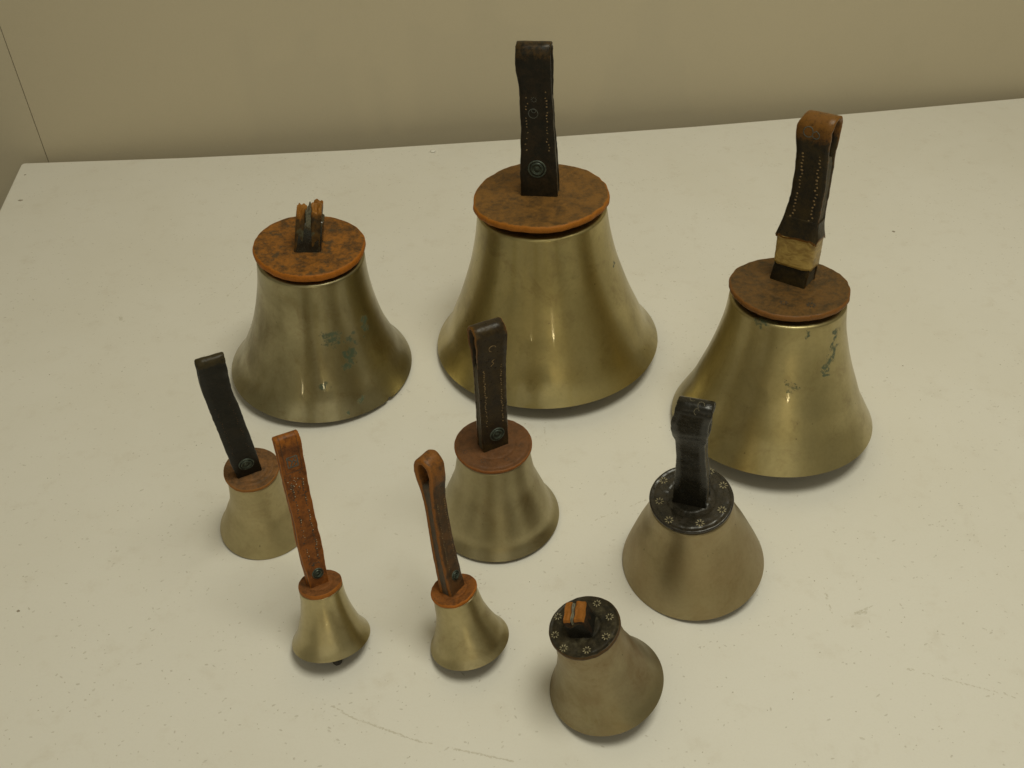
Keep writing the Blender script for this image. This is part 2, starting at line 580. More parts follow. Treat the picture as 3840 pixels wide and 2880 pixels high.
def leather_disc(par, spec):
    R, H = spec['R'], spec['H']
    rd, zt, th = spec['rd'], spec['zd'] * H, spec['dth']
    n = 168
    prof = []
    # top from the centre outwards, over the rounded edge, and back beneath
    rings = spec.get('rings', (0.5, 0.86))
    for i in range(0, 40):
        t = i / 40
        z = 0.0
        for g in rings:
            z -= 0.00032 * math.exp(-((t - g) * rd / 0.0008) ** 2)
        z -= 0.0008 * spec.get('dish', 0) * (1 - t * t)
        prof.append((max(t * rd * 0.96, 1e-4), z, 0.0 if t < 0.9 else (t - 0.9) * 3))
    ed = th * 0.5
    for k in range(0, 11):
        w = math.pi * k / 10
        prof.append((rd * 0.96 + rd * 0.04 * math.sin(w) ** 0.8 if 0 < k < 10 else rd * 0.96, -ed + ed * math.cos(w), 0.35 + 0.65 * math.sin(w)))
    prof.append((rd * 0.5, -th, 0.5))
    prof.append((1e-4, -th, 0.5))
    v, f, wear = [], [], []
    sd = spec['id'] * 5.3
    irr = spec.get('irr', 0.012)
    warp = spec.get('warp', 0.0006)
    wph = spec.get('wph', 0.4)
    for r, z, w_ in prof:
        for k in range(n):
            a = 2 * math.pi * k / n
            ca, sa = math.cos(a), math.sin(a)
            rr = r * (1 + (irr * noise.noise(Vector((ca * 1.6 + sd, sa * 1.6, 0))) + irr * 0.45 * noise.noise(Vector((ca * 7 + sd, sa * 7, 1)))) * (r / rd) ** 2)
            q = r / rd
            zz = z + warp * q * q * (math.cos(2 * a + wph) + 0.8 * noise.noise(Vector((ca * 1.5, sa * 1.5, sd)))) \
                + 0.00025 * noise.noise(Vector((rr * ca * 300 + sd, rr * sa * 300, 2))) * min(1, q * 3)
            v.append([rr * ca, rr * sa, zt + zz])
            wear.append(w_)
    for i in range(len(prof) - 1):
        for k in range(n):
            a, b = i * n + k, i * n + (k + 1) % n
            f.append((a, b, b + n, a + n))
    return link('leather_disc', mesh('leather_disc', v, f, wear), spec['disc_m'], par)


def dome(v, f, c, ax1, ax2, nn, r1, r2, hh, n=6):
    b = len(v)
    for k in range(n):
        w = 2 * math.pi * k / n
        v.append(c + ax1 * (r1 * math.cos(w)) + ax2 * (r2 * math.sin(w)) - nn * 0.00008)
    for k in range(n):
        w = 2 * math.pi * k / n
        v.append(c + ax1 * (r1 * 0.6 * math.cos(w)) + ax2 * (r2 * 0.6 * math.sin(w)) + nn * hh)
    for k in range(n):
        f.append((b + k, b + (k + 1) % n, b + n + (k + 1) % n, b + n + k))
    f.append(tuple(b + n + k for k in range(n)))


flower_cache = {}


def flower(par, spec, x, y, r, m=None, name='stamped_flower', flip=False):
    key = (round(r, 5), m.name if m else '')
    if key not in flower_cache:
        v, f = [], []
        rs = random.Random(int(r * 1e6))
        for k in range(8):
            w = 2 * math.pi * k / 8 + 0.2
            d = Vector((math.cos(w), math.sin(w), 0))
            t = Vector((-math.sin(w), math.cos(w), 0))
            dome(v, f, d * r * 0.68, d, t, Vector((0, 0, 1)), r * 0.33 * rs.uniform(0.8, 1.15), r * 0.16, 0.00012)
        flower_cache[key] = mesh('stamped_flower', v, f)
        flower_cache[key].materials.append(m or M_petal)
    o = bpy.data.objects.new(name, flower_cache[key])
    col.objects.link(o)
    o.parent = par
    o.location = (x, y, spec['zd'] * spec['H'] + 0.00005)
    o.rotation_euler = (0, 0, random.random() * 6)
    return o


class Handle:
    """a leather strap folded into a loop; path in the (depth, height) plane, swept over the strap's width"""

    def __init__(self, spec):
        h = spec['handle']
        self.h = h
        z0 = spec['zd'] * spec['H']
        yaw = math.radians(h['yaw'])
        self.e = Vector((math.cos(yaw), math.sin(yaw), 0))
        self.nf = Vector((math.sin(yaw), -math.cos(yaw), 0))
        self.a = Vector((0, 0, 1))
        T0 = h['T'][0][1]
        self.O = Vector((h['M'][0], h['M'][1], z0)) - self.nf * (T0 / 2)
        self.fs = pchip([s[0] for s in h['st']], [s[1] for s in h['st']])
        self.fw = pchip([s[0] for s in h['st']], [s[2] for s in h['st']])
        self.fT = pchip([s[0] for s in h['T']], [s[1] for s in h['T']])
        bend = h.get('bend', [(0, 0), (h['top'], 0)])
        self.fb = pchip([b[0] for b in bend], [b[1] for b in bend])
        ts = h['ts']
        top = h['top']
        rt = self.fT(top) / 2 - ts / 2
        rh = rt * h.get('round', 1.15)
        path = []
        hs = -0.004
        n = h.get('n', 44)
        for i in range(n):
            hh = hs + (top - ts / 2 - rh - hs) * i / n
            path.append((self.fT(max(hh, 0)) / 2 - ts / 2, hh))
        m = 22
        for i in range(m + 1):
            w = math.pi * i / m
            path.append((rt * math.cos(w), top - ts / 2 - rh + rh * math.sin(w)))
        for i in range(n - 1, -1, -1):
            hh = hs + (top - ts / 2 - rh - hs) * i / n
            path.append((-(self.fT(max(hh, 0)) / 2 - ts / 2), hh))
        self.path = path
        self.sd = spec['id'] * 7.7

    def P(self, d, hh, s):
        hc = max(hh, 0)
        return self.O + self.nf * (d + self.fb(hc)) + self.e * (s + self.fs(hc)) + self.a * hh

    def tn(self, i):
        p = self.path
        a, b = p[max(i - 1, 0)], p[min(i + 1, len(p) - 1)]
        t = Vector((b[0] - a[0], b[1] - a[1])).normalized()
        return t, Vector((t.y, -t.x))

    def strap(self):
        ts = self.h['ts']
        v, f, wear = [], [], []
        N = 14
        lip = self.h.get('lip', 0.0)
        for i, (d, hh) in enumerate(self.path):
            t, n = self.tn(i)
            w = self.fw(max(hh, 0)) / 2
            w *= 1 + 0.035 * noise.noise(Vector((i * 0.22, self.sd, 0))) + 0.03 * noise.noise(Vector((i * 0.9, self.sd, 3)))
            b = ts * 0.28
            o = ts / 2
            # points round the section: (across, out)
            sec = [(-w + b, o, .35), (-w * 0.5, o * 1.02, 0), (0, o * 1.03, 0), (w * 0.5, o * 1.02, 0), (w - b, o, .35),
                   (w, o - b, .9), (w, 0, 1), (w, -o + b, .9),
                   (w - b, -o, .4), (0, -o, 0), (-w + b, -o, .4), (-w, -o + b, .9), (-w, 0, 1), (-w, o - b, .9)]
            for (s, q, we) in sec:
                jt = 0.00028 * noise.noise(Vector((i * 0.35 + self.sd, s * 220, q * 200)))
                q2 = q + jt
                v.append(self.P(d + n.x * q2, hh + n.y * q2, s + jt))
                apex = max(0.0, 1 - (self.h['top'] - hh) / self.h.get('topl', 0.012))
                edge_w = we * self.h.get('ew', (0.6, 1.0))[0] + we * apex * (self.h.get('ew', (0.6, 1.0))[1] - self.h.get('ew', (0.6, 1.0))[0])
                wear.append(max(edge_w, self.h.get('topw', 0.0) * min(1, apex * 2)))
        for i in range(len(self.path) - 1):
            for k in range(N):
                a, b = i * N + k, i * N + (k + 1) % N
                f.append((a, b, b + N, a + N))
        f.append(tuple(range(N)))
        f.append(tuple((len(self.path) - 1) * N + k for k in range(N)))
        return v, f, wear

    def core(self):
        v, f = [], []
        ts = self.h['ts']
        top = self.h['eye']
        n = 26
        N = 8
        for i in range(n + 1):
            hh = -0.003 + (top + 0.003) * i / n
            T = max(self.fT(max(hh, 0)) / 2 - ts * 0.7, 0.0004)
            w = self.fw(max(hh, 0)) / 2 * 0.965
            if i == n:
                w *= 0.9
            b = min(0.0005, T * 0.5)
            for (s, q) in ((-w, T - b), (-w + b, T), (w - b, T), (w, T - b), (w, -T + b), (w - b, -T), (-w + b, -T), (-w, -T + b)):
                j = 0.0002 * noise.noise(Vector((s * 300, hh * 350, q * 300 + self.sd)))
                v.append(self.P(q, hh, s + j))
        for i in range(n):
            for k in range(N):
                a, b = i * N + k, i * N + (k + 1) % N
                f.append((a, b, b + N, a + N))
        f.append(tuple(range(N)))
        f.append(tuple(n * N + k for k in range(N)))
        return v, f

    def surf(self, s, L):
        """point, along, across, normal on the outer face of the strap at arc length L above the disc"""
        acc = 0
        p = self.path
        i0 = min(j for j in range(len(p)) if p[j][1] >= 0)
        last = p[i0]
        for j in range(i0 + 1, len(p)):
            st = math.hypot(p[j][0] - p[j - 1][0], p[j][1] - p[j - 1][1])
            if acc + st >= L:
                u = (L - acc) / st
                d, hh = p[j - 1][0] * (1 - u) + p[j][0] * u, p[j - 1][1] * (1 - u) + p[j][1] * u
                t, n = self.tn(j)
                q = self.h['ts'] / 2 * 1.03
                pos = self.P(d + n.x * q, hh + n.y * q, s)
                pos2 = self.P(d + n.x * q + t.x * 1e-3, hh + n.y * q + t.y * 1e-3, s)
                al = (pos2 - pos).normalized()
                no = (self.nf * n.x + self.a * n.y)
                no = (no - al * no.dot(al)).normalized()
                return pos, al, al.cross(no), no
            acc += st
        raise ValueError


def dots(par, H, items, m, name='tooled_marks', hh=0.00016):
    v, f = [], []
    for (s, L, r1, r2, an) in items:
        c, al, ac, no = H.surf(s, L)
        x = ac * math.cos(an) + al * math.sin(an)
        y = al * math.cos(an) - ac * math.sin(an)
        dome(v, f, c + no * 0.00003, x, y, no, r1, r2, hh)
    o = link(name, mesh(name, v, f), m, par, smooth=False)
    o['kind'] = 'stuff'
    return o


def stitch_rows(H, L0, L1, frac, pitch, r, rnd, drop=0.1, jit=0.0002):
    out = []
    for sg in (-1, 1):
        L = L0
        while L < L1:
            if rnd.random() > drop:
                w = H.fw(L) / 2
                out.append((sg * w * frac + rnd.gauss(0, jit), L, r * rnd.uniform(0.7, 1.2), r * rnd.uniform(0.5, 0.95), rnd.uniform(-0.6, 0.6)))
            L += pitch
    return out


def ringdots(s0, L0, r, n, w=0.00028, a0=0, a1=2 * math.pi):
    return [(s0 + r * math.cos(a0 + (a1 - a0) * k / n), L0 + r * math.sin(a0 + (a1 - a0) * k / n), w, r * (a1 - a0) / n * 0.62, (a0 + (a1 - a0) * k / n)) for k in range(n)]


def poly(pts, r=0.00025, step=0.0005):
    out = []
    for a, b in zip(pts[:-1], pts[1:]):
        L = math.hypot(b[0] - a[0], b[1] - a[1])
        n = max(1, int(L / step))
        an = math.atan2(b[1] - a[1], b[0] - a[0])
        for k in range(n):
            t = (k + .5) / n
            out.append((a[0] + (b[0] - a[0]) * t, a[1] + (b[1] - a[1]) * t, L / n * 0.62, r, an))
    return out


def revolve_on(par, name, c, x, y, n, prof, m, seg=28):
    v, f = [], []
    for r, z in prof:
        for k in range(seg):
            w = 2 * math.pi * k / seg
            v.append(c + x * (r * math.cos(w)) + y * (r * math.sin(w)) + n * z)
    for i in range(len(prof) - 1):
        for k in range(seg):
            a, b = i * seg + k, i * seg + (k + 1) % seg
            f.append((a, b, b + seg, a + seg))
    return link(name, mesh(name, v, f), m, par)


def rivet(par, H, s, L, r):
    c, al, ac, no = H.surf(s, L)
    body = revolve_on(par, 'rivet', c, ac, al, no,
                      [(1e-5, .0007), (r * .22, .0007), (r * .30, .0002), (r * .42, .0002), (r * .52, .0009), (r * .66, .0010), (r * .74, .0002), (r * .80, -.0005)], M_rivet)
    revolve_on(body, 'rivet_ring', c, ac, al, no,
               [(r * .80, -.0004), (r * .84, .00035), (r * .92, .0005), (r * 1.0, .0001), (r * 1.02, -.0006)], M_ring)
    return body


def clapper(par, spec):
    R, H = spec['R'], spec['H']
    v, f = [], []
    rb = R * 0.13
    cz = spec['c'][2]
    az = spec['fr'][2][2]
    off = spec.get('clap', (0, 0))
    # height along the axis at which the ball's underside touches the board
    zc = (rb - cz - off[0] * spec['fr'][0][2] - off[1] * spec['fr'][1][2]) / az
    top = Vector((0, 0, 0.88 * H))
    bot = Vector((off[0], off[1], zc))
    d = (bot - top).normalized()
    x = Vector((1, 0, 0))
    x = (x - d * x.dot(d)).normalized()
    y = d.cross(x)
    L = (bot - top).length
    w = R * 0.045
    for t in (0, L - rb * 0.6):
        for (a, b) in ((-w, -w * .35), (w, -w * .35), (w, w * .35), (-w, w * .35)):
            v.append(top + d * t + x * a + y * b)
    f = [(0, 1, 2, 3), (4, 5, 6, 7), (0, 1, 5, 4), (1, 2, 6, 5), (2, 3, 7, 6), (3, 0, 4, 7)]
    o = link('clapper', mesh('clapper', v, f), M_steel, par, smooth=False)
    prof = [(1e-5, rb)] + [(rb * math.sin(math.pi * k / 12), rb * math.cos(math.pi * k / 12)) for k in range(1, 12)] + [(1e-5, -rb)]
    revolve_on(o, 'clapper_ball', bot, Vector((1, 0, 0)), Vector((0, 1, 0)), Vector((0, 0, 1)), prof, M_peg, 20)
    return o


def stub(par, spec):
    """broken handle: two strap ends standing side by side with the old filler between them"""
    h = spec['handle']
    z0 = spec['zd'] * spec['H']
    yaw = math.radians(h['yaw'])
    e = Vector((math.cos(yaw), math.sin(yaw), 0))
    nf = Vector((math.sin(yaw), -math.cos(yaw), 0))
    up = Vector((0, 0, 1))
    D0 = h['D']
    O = Vector((h['M'][0], h['M'][1], z0)) - nf * (D0 / 2)
    lean = h.get('lean', 0)
    rnd = random.Random(spec['id'])

    def slab(name, s0, s1, hgt, tilt, rag, m, dep, wearon=True):
        ns, nd, nh = 8, 14, 16
        grid = {}
        v, f, wear = [], [], []

        def pt(i, j, k):
            key = (i, j, k)
            if key in grid:
                return grid[key]
            a, b, c = i / ns, j / nd, k / nh
            tp = 1 - h['taper'] * c
            s = (s0 + (s1 - s0) * a) * tp
            hx = hgt + tilt * (b - .5) + rag * noise.noise(Vector((a * 2 + s0 * 900, b * 3.2, spec['id'])))
            d = (0.5 - b) * dep * (1 - h.get('dtaper', .12) * c)
            hh = -0.003 + (hx + 0.003) * c
            e_ = max(0.0, (c - 0.8) / 0.2)
            if i in (0, ns):
                hh -= h.get('rnd', 0.0008) * e_ * e_
            if j in (0, nd):
                hh -= h.get('rnd', 0.0008) * e_ * e_
            # soften the vertical corners
            if i in (0, ns):
                d *= 0.94
            if j in (0, nd):
                s += (-1 if a > .5 else 1) * 0.00025 * (1 if i in (0, ns) else 0)
            jj = 0.0005 * noise.noise(Vector((s * 260, d * 260, hh * 160 + spec['id'])))
            p = O + e * (s + lean * c * h['hgt'] + jj) + nf * (d + jj) + up * hh
            grid[key] = len(v)
            v.append(p)
            wear.append(1.0 if c > 0.96 else max(0.0, (c - h.get('w0', 0.62)) * 2.2))
            return grid[key]
        for i in range(ns):
            for j in range(nd):
                for k in (0, nh):
                    f.append((pt(i, j, k), pt(i + 1, j, k), pt(i + 1, j + 1, k), pt(i, j + 1, k)))
        for k in range(nh):
            for i in range(ns):
                for j in (0, nd):
                    f.append((pt(i, j, k), pt(i + 1, j, k), pt(i + 1, j, k + 1), pt(i, j, k + 1)))
            for j in range(nd):
                for i in (0, ns):
                    f.append((pt(i, j, k), pt(i, j + 1, k), pt(i, j + 1, k + 1), pt(i, j, k + 1)))
        me = mesh(name, v, f, wear)
        o = link(name, me, m, par)
        sharp(me, 50)
        return o
    W = h['W']
    hg = h['hgt']
    a, b = h['split']
    slab('broken_strap', -W / 2, -W / 2 + W * a, hg * h['lh'], h['tilt'], h['rag'], h['m'], D0)
    slab('broken_strap', -W / 2 + W * b, W / 2, hg * h['rh'], h['tilt'], h['rag'], h['m'], D0)
    slab('handle_filler', -W / 2 + W * a - 0.0001, -W / 2 + W * b + 0.0001, hg * h['fh'], h['tilt'], h['rag'], M_filler, D0 * 0.93)
    slab('strap_fold', -W / 2 * 1.03, W / 2 * 1.03, hg * h['front'], 0, 0.004, h['m2'], D0 * 1.04)


def build(spec):
    e = bpy.data.objects.new('handbell', None)
    e.empty_display_size = 0.02
    col.objects.link(e)
    c = Vector(spec['c'])
    u, v, a = [Vector(x) for x in spec['fr']]
    M = Matrix(((u.x, v.x, a.x, c.x), (u.y, v.y, a.y, c.y), (u.z, v.z, a.z, c.z + 0.0004), (0, 0, 0, 1)))
    e.matrix_world = M
    e['label'] = spec['label']
    e['category'] = 'handbell'
    e['group'] = 'handbells standing on the white board'
    bell_body(e, spec)
    leather_disc(e, spec)
    clapper(e, spec)
    if 'stub' in spec:
        stub(e, spec)
        H = None
    else:
        H = Handle(spec)
        v_, f_, w_ = H.strap()
        link('handle_strap', mesh('handle_strap', v_, f_, w_), spec['strap_m'], e)
        v_, f_ = H.core()
        link('handle_core', mesh('handle_core', v_, f_), spec.get('core_m', M_core), e)
        if 'rivet' in spec:
            rivet(e, H, *spec['rivet'])
    return e, H


def frame(tx, ty):
    a = Vector((tx, ty, 1)).normalized()
    u = Vector((0, 1, 0)).cross(a).normalized()
    return u, a.cross(u), a


def S(id_, x, y, R, H, tx, ty, rdR, zd, prof, **kw):
    fr0 = frame(tx, ty)
    ex = kw.get('extra', (0, 0))
    fr = frame(tx + ex[0], ty + ex[1])
    # propped up by the clapper
    d = dict(id=id_, c=(x, y, R * math.sqrt(1 - fr0[2].z ** 2) + kw.get('prop', 0)), fr=fr, R=R, H=H, rd=rdR * R, zd=zd, prof=prof)
    d.update(kw)
    return d


# -- materials of each bell
bronze = (0.47, 0.395, 0.235)
bronze_d = (0.33, 0.27, 0.145)
MB = {
    1: metal('bronze_green_stained', (0.42, 0.37, 0.215), (0.25, 0.21, 0.105), 0.31, 1, 1.1,
             [(0.0381, -0.0222, 0.0588, 0.0032), (0.0391, -0.0231, 0.0537, 0.0023), (0.0173, -0.0408, 0.0581, 0.0039), (0.0198, -0.041, 0.0533, 0.0025), (0.0298, -0.0349, 0.0516, 0.0029), (0.0284, -0.0394, 0.0408, 0.0034), (0.0277, -0.0422, 0.0343, 0.0032), (0.0309, -0.0396, 0.035, 0.002), (0.0118, -0.0544, 0.0238, 0.0025), (0.037, -0.051, 0.0082, 0.0023), (0.0112, -0.0424, 0.0598, 0.0016), (0.0271, -0.0602, 0.0044, 0.0014)], coat=0.3),
    2: metal('bronze_large', (0.53, 0.445, 0.205), (0.40, 0.325, 0.135), 0.34, 2, 0.8, [(0.0514, -0.0172, 0.0783, 0.0021)], coat=0.35),
    3: metal('bronze_scuffed', (0.50, 0.425, 0.215), (0.37, 0.305, 0.135), 0.35, 3, 0.8,
             [(-0.0232, -0.0308, 0.0996, 0.0041), (0.025, -0.0309, 0.0883, 0.0024), (0.0254, -0.0325, 0.079, 0.0023), (0.0233, -0.0359, 0.072, 0.0026), (0.0208, -0.0387, 0.0676, 0.0023), (0.0245, -0.0332, 0.0755, 0.0018), (0.0255, -0.0318, 0.0835, 0.0018), (0.0222, -0.0372, 0.0698, 0.0018), (0.0195, -0.041, 0.0623, 0.0021), (-0.002, -0.0467, 0.0576, 0.0032), (0.0024, -0.0391, 0.0936, 0.0019)], coat=0.25),
    4: metal('bronze_matt_small', (0.48, 0.41, 0.235), (0.37, 0.305, 0.165), 0.44, 4, 0.6),
    5: metal('bronze_bright_small', (0.52, 0.45, 0.25), (0.38, 0.31, 0.15), 0.30, 5, 0.6, coat=0.4),
    6: metal('bronze_matt_middle', (0.45, 0.395, 0.24), (0.33, 0.28, 0.165), 0.36, 6, 0.6),
    7: metal('bronze_spotted_small', (0.51, 0.44, 0.25), (0.36, 0.30, 0.15), 0.36, 7, 0.8, coat=0.15),
    8: metal('bronze_dull_wide', (0.38, 0.315, 0.185), (0.31, 0.225, 0.115), 0.42, 8, 0.6),
    9: metal('bronze_dull_front', (0.35, 0.30, 0.185), (0.27, 0.19, 0.10), 0.42, 9, 1.0),
}
black = (0.0110, 0.0095, 0.0060)
orange = (0.37, 0.130, 0.013)
D1 = leather('disc_rust', (0.060, 0.033, 0.012), (0.290, 0.112, 0.016), (0.42, 0.135, 0.010), 0.60, 1, 0.60, patch=(0.060, 0.043, 0.022), contrast=0.7)
D2 = leather('disc_brown', (0.075, 0.042, 0.015), (0.205, 0.098, 0.022), (0.39, 0.135, 0.012), 0.58, 2, 0.62, contrast=0.6)
D3 = leather('disc_dark_brown', (0.055, 0.035, 0.015), (0.150, 0.075, 0.020), (0.21, 0.085, 0.018), 0.50, 3, 0.60, contrast=0.7)
D4 = leather('disc_tan_grey', (0.070, 0.042, 0.020), (0.215, 0.100, 0.034), (0.31, 0.125, 0.024), 0.6, 4, 0.65)
D5 = leather('disc_reddish_small', (0.070, 0.034, 0.014), (0.225, 0.085, 0.024), (0.36, 0.120, 0.014), 0.58, 5, 0.65)
D6 = leather('disc_red_brown', (0.095, 0.045, 0.020), (0.160, 0.070, 0.027), (0.25, 0.085, 0.015), 0.48, 6, 0.6, contrast=0.4)
D7 = leather('disc_rust_small', (0.095, 0.040, 0.014), (0.280, 0.098, 0.020), (0.43, 0.135, 0.012), 0.58, 7, 0.70)
D8 = leather('disc_black', (0.0170, 0.0150, 0.0100), (0.0360, 0.0280, 0.0170), (0.0240, 0.0180, 0.0130), 0.28, 8, 0.5, bump=0.35, contrast=0.4, spec=0.5)
D9 = leather('disc_black_worn', (0.0160, 0.0140, 0.0090), (0.0460, 0.0360, 0.0190), (0.0850, 0.0440, 0.0122), 0.42, 9, 0.5, patch=(0.0750, 0.0640, 0.0370), bump=0.7)
S1 = leather('stub_rust', (0.0300, 0.0220, 0.0130), (0.1100, 0.0572, 0.0130), (0.3300, 0.1375, 0.0216), 0.50, 11, 0.55, patch=(0.1000, 0.1000, 0.0600), edge_amt=0.85)
S1b = leather('stub_black', (0.0100, 0.0110, 0.0080), (0.0240, 0.0240, 0.0170), (0.0500, 0.0352, 0.0101), 0.20, 12, 0.4, bump=0.6, spec=0.6)
S9 = leather('stub_orange', (0.020, 0.013, 0.008), (0.055, 0.026, 0.010), (0.33, 0.120, 0.016), 0.65, 13, 0.4)
S9b = leather('stub_dark_core', (0.0100, 0.0090, 0.0070), (0.0200, 0.0180, 0.0130), (0.0500, 0.0308, 0.0086), 0.35, 14, 0.3)
L2 = leather('strap_black_brown', black, (0.0300, 0.0190, 0.0090), (0.1300, 0.0682, 0.0144), 0.34, 22, 0.30, bump=0.7, edge_amt=0.8)
L3 = leather('strap_dark_rusty', (0.0140, 0.0110, 0.0070), (0.0400, 0.0264, 0.0079), (0.2200, 0.0935, 0.0158), 0.34, 23, 0.45, bump=0.8)
L4 = leather('strap_black', (0.0090, 0.0085, 0.0060), (0.0180, 0.0140, 0.0080), (0.0700, 0.0495, 0.0158), 0.36, 24, 0.3, bump=0.6, edge_amt=0.6)
L5 = leather('strap_orange_brown', (0.090, 0.032, 0.010), (0.240, 0.078, 0.014), (0.39, 0.128, 0.013), 0.46, 25, 0.58, contrast=1.2)
L6 = leather('strap_dark_brown', (0.0220, 0.0150, 0.0090), (0.0480, 0.0308, 0.0101), (0.2100, 0.0902, 0.0144), 0.32, 26, 0.45, edge_amt=0.8, bump=0.7)
L7 = leather('strap_brown', (0.034, 0.024, 0.014), (0.105, 0.050, 0.018), (0.31, 0.115, 0.020), 0.42, 27, 0.50)
L8 = leather('strap_glossy_black', (0.009, 0.0085, 0.0060), (0.018, 0.0150, 0.0095), (0.0350, 0.0280, 0.0160), 0.25, 28, 0.3, bump=0.4, contrast=0.5, spec=0.42)

PR = {
    1: [1.0, 0.886, 0.812, 0.735, 0.667, 0.609, 0.565, 0.547],
    2: [1.0, 0.898, 0.835, 0.762, 0.690, 0.618, 0.562, 0.531],
    3: [1.0, 0.920, 0.843, 0.774, 0.697, 0.625, 0.564, 0.539],
    4: [1.0, 0.910, 0.829, 0.745, 0.640, 0.580, 0.545, 0.531],
    5: [1.0, 0.890, 0.806, 0.736, 0.661, 0.600, 0.555, 0.540],
    6: [1.0, 0.891, 0.841, 0.774, 0.695, 0.616, 0.569, 0.539],
    7: [1.0, 0.889, 0.823, 0.744, 0.669, 0.602, 0.565, 0.541],
    8: [1.0, 0.955, 0.905, 0.845, 0.772, 0.680, 0.585, 0.540],
    9: [1.0, 0.906, 0.836, 0.758, 0.684, 0.611, 0.569, 0.540],
}
rnd = random.Random(5)

# 1: far left, broken handle
s1 = S(1, -0.1479, 0.5725, 0.0693, 0.1063, 0.0406, -0.0068, 0.5623, 1.029, PR[1], prop=0.0028, extra=(0.004, 0.010), sh=0.925, metal=MB[1], disc_m=D1, dth=0.0056, irr=0.022, rings=(0.48, 0.8),
       nick=(0.0697 * math.cos(-0.63), 0.0697 * math.sin(-0.63)), stub=1,
       handle=dict(yaw=4.5, M=(-0.0001, -0.0111), W=0.0186, D=0.0225, hgt=0.0295, taper=0.08, dtaper=0.25, split=(0.36, 0.60), lh=0.98, rh=1.04, fh=0.93, front=0.70, w0=0.66,
                   tilt=-0.002, rag=0.0060, lean=0.004 / 0.03, m=S1, m2=S1b),
       label='large green-stained bell at far left with broken rusty stub of handle')
b1, _ = build(s1)

# 2: largest
s2 = S(2, 0.0279, 0.5983, 0.0876, 0.1243, -0.0543, 0.0380, 0.5594, 1.031, PR[2], prop=0.0030, extra=(0.0, 0.010), sh=0.93, metal=MB[2], disc_m=D2, dth=0.0052, irr=0.034, warp=0.0014, wph=2.2, rings=(0.55, 0.8),
       strap_m=L2, rivet=(-0.0008, 0.0200, 0.0066),
       handle=dict(topw=0.42, topl=0.016, ew=(0.15, 0.4), yaw=-10, M=(-0.0017, -0.0045), ts=0.0026, top=0.1085, eye=0.074, round=1.2,
                   st=[(0, 0, .0264), (.0243, 0, .0256), (.0527, .0002, .0228), (.078, 0, .0222), (.0974, -.0006, .0232), (.1085, -.0004, .0232)],
                   T=[(0, .0120), (.03, .0098), (.06, .0084), (.078, .0100), (.10, .0135), (.1085, .0135)]),
       label='largest bell, middle of the back, with tall blackish looped handle and brown disc')
b2, H2 = build(s2)
dots(b2, H2, stitch_rows(H2, 0.034, 0.078, 0.62, 0.0021, 0.00065, rnd, 0.3, 0.0005), M_dot_tan)
dots(b2, H2, [(-.0012 + .0016 * math.cos(k * math.pi / 4), .0705 + .0016 * math.sin(k * math.pi / 4), .0007, .00028, k * math.pi / 4) for k in range(8)]
     + ringdots(-.0022, .0605, .0032, 18, .0004) + ringdots(-.0018, .0625, .0014, 10), M_dot_grey)

# 3: back right, taped handle
s3 = S(3, 0.1889, 0.5104, 0.0711, 0.1043, -0.0373, 0.0937, 0.5507, 1.0308, PR[3], prop=0.0026, extra=(-0.002, 0.008), sh=0.93, metal=MB[3], disc_m=D3, dth=0.0042, irr=0.034, rings=(0.5,),
       strap_m=L3,
       handle=dict(topw=0.62, topl=0.022, ew=(0.45, 1.0), yaw=-38, M=(-0.0017, 0.0017), ts=0.0030, top=0.1150, eye=0.088, round=1.0,
                   st=[(0, 0, .0250), (.0182, .0011, .0245), (.0340, .0010, .0250), (.0482, .0019, .0232), (.0664, .0032, .0212), (.0892, .0029, .0208), (.1055, .0024, .0223), (.1150, .0040, .0205)],
                   T=[(0, .0180), (.018, .0145), (.036, .0135), (.06, .0110), (.085, .0120), (.10, .0165), (.115, .0175)]),
       label='back right bell whose dark handle is mended with a band of pale yellow tape')
b3, H3 = build(s3)
dots(b3, H3, stitch_rows(H3, 0.044, 0.092, 0.52, 0.0023, 0.0009, rnd, 0.12, 0.0005), M_dot_tan)
dots(b3, H3, ringdots(-.003, .1045, .0030, 16, .0004) + ringdots(.002, .1035, .0022, 12, .0004), M_dot_grey)
# pale tape wound round the strap
v, f, wr = [], [], []
NS = 40
rowsn = 12
for i in range(rowsn + 1):
    t = i / rowsn
    for k in range(NS):
        w = 2 * math.pi * k / NS
        c_, s_ = math.cos(w), math.sin(w)
        ex = 0.28
        cx_ = math.copysign(abs(c_) ** ex, c_)
        sy_ = math.copysign(abs(s_) ** ex, s_)
        lo = 0.0128 + 0.0012 * noise.noise(Vector((c_ * 2, s_ * 2, 1)))
        hi = 0.0335 + 0.0014 * noise.noise(Vector((c_ * 3, s_ * 3, 5)))
        hh = lo + (hi - lo) * t
        wd_ = H3.fw(hh) / 2 + 0.0007 + (0.0006 if i == rowsn else 0)
        T_ = H3.fT(hh) / 2 + 0.0007 + (0.0006 if i == rowsn else 0)
        j = 0.0004 * noise.noise(Vector((w * 2.5, hh * 500 + w * 3, 0)))
        v.append(H3.P(sy_ * (T_ + j), hh, cx_ * (wd_ + j)))
for i in range(rowsn):
    for k in range(NS):
        a, b = i * NS + k, i * NS + (k + 1) % NS
        f.append((a, b, b + NS, a + NS))
tt = NT('paper_tape')
n_ = tt.noise(90, 3, 0.5, stretch=(1, 2.5, 3), dist=0.8)
n2_ = tt.noise(500, 3, 0.6)
tt.link(tt.mix(tt.ramp(n_, (0.35, 0.7)), (0.43, 0.295, 0.085), (0.27, 0.17, 0.045)), tt.b.inputs['Base Color'])
tt.b.inputs['Roughness'].default_value = 0.38
tt.link(tt.bump(n_, 0.5, 0.001, tt.bump(n2_, 0.2, 0.0003)), tt.b.inputs['Normal'])
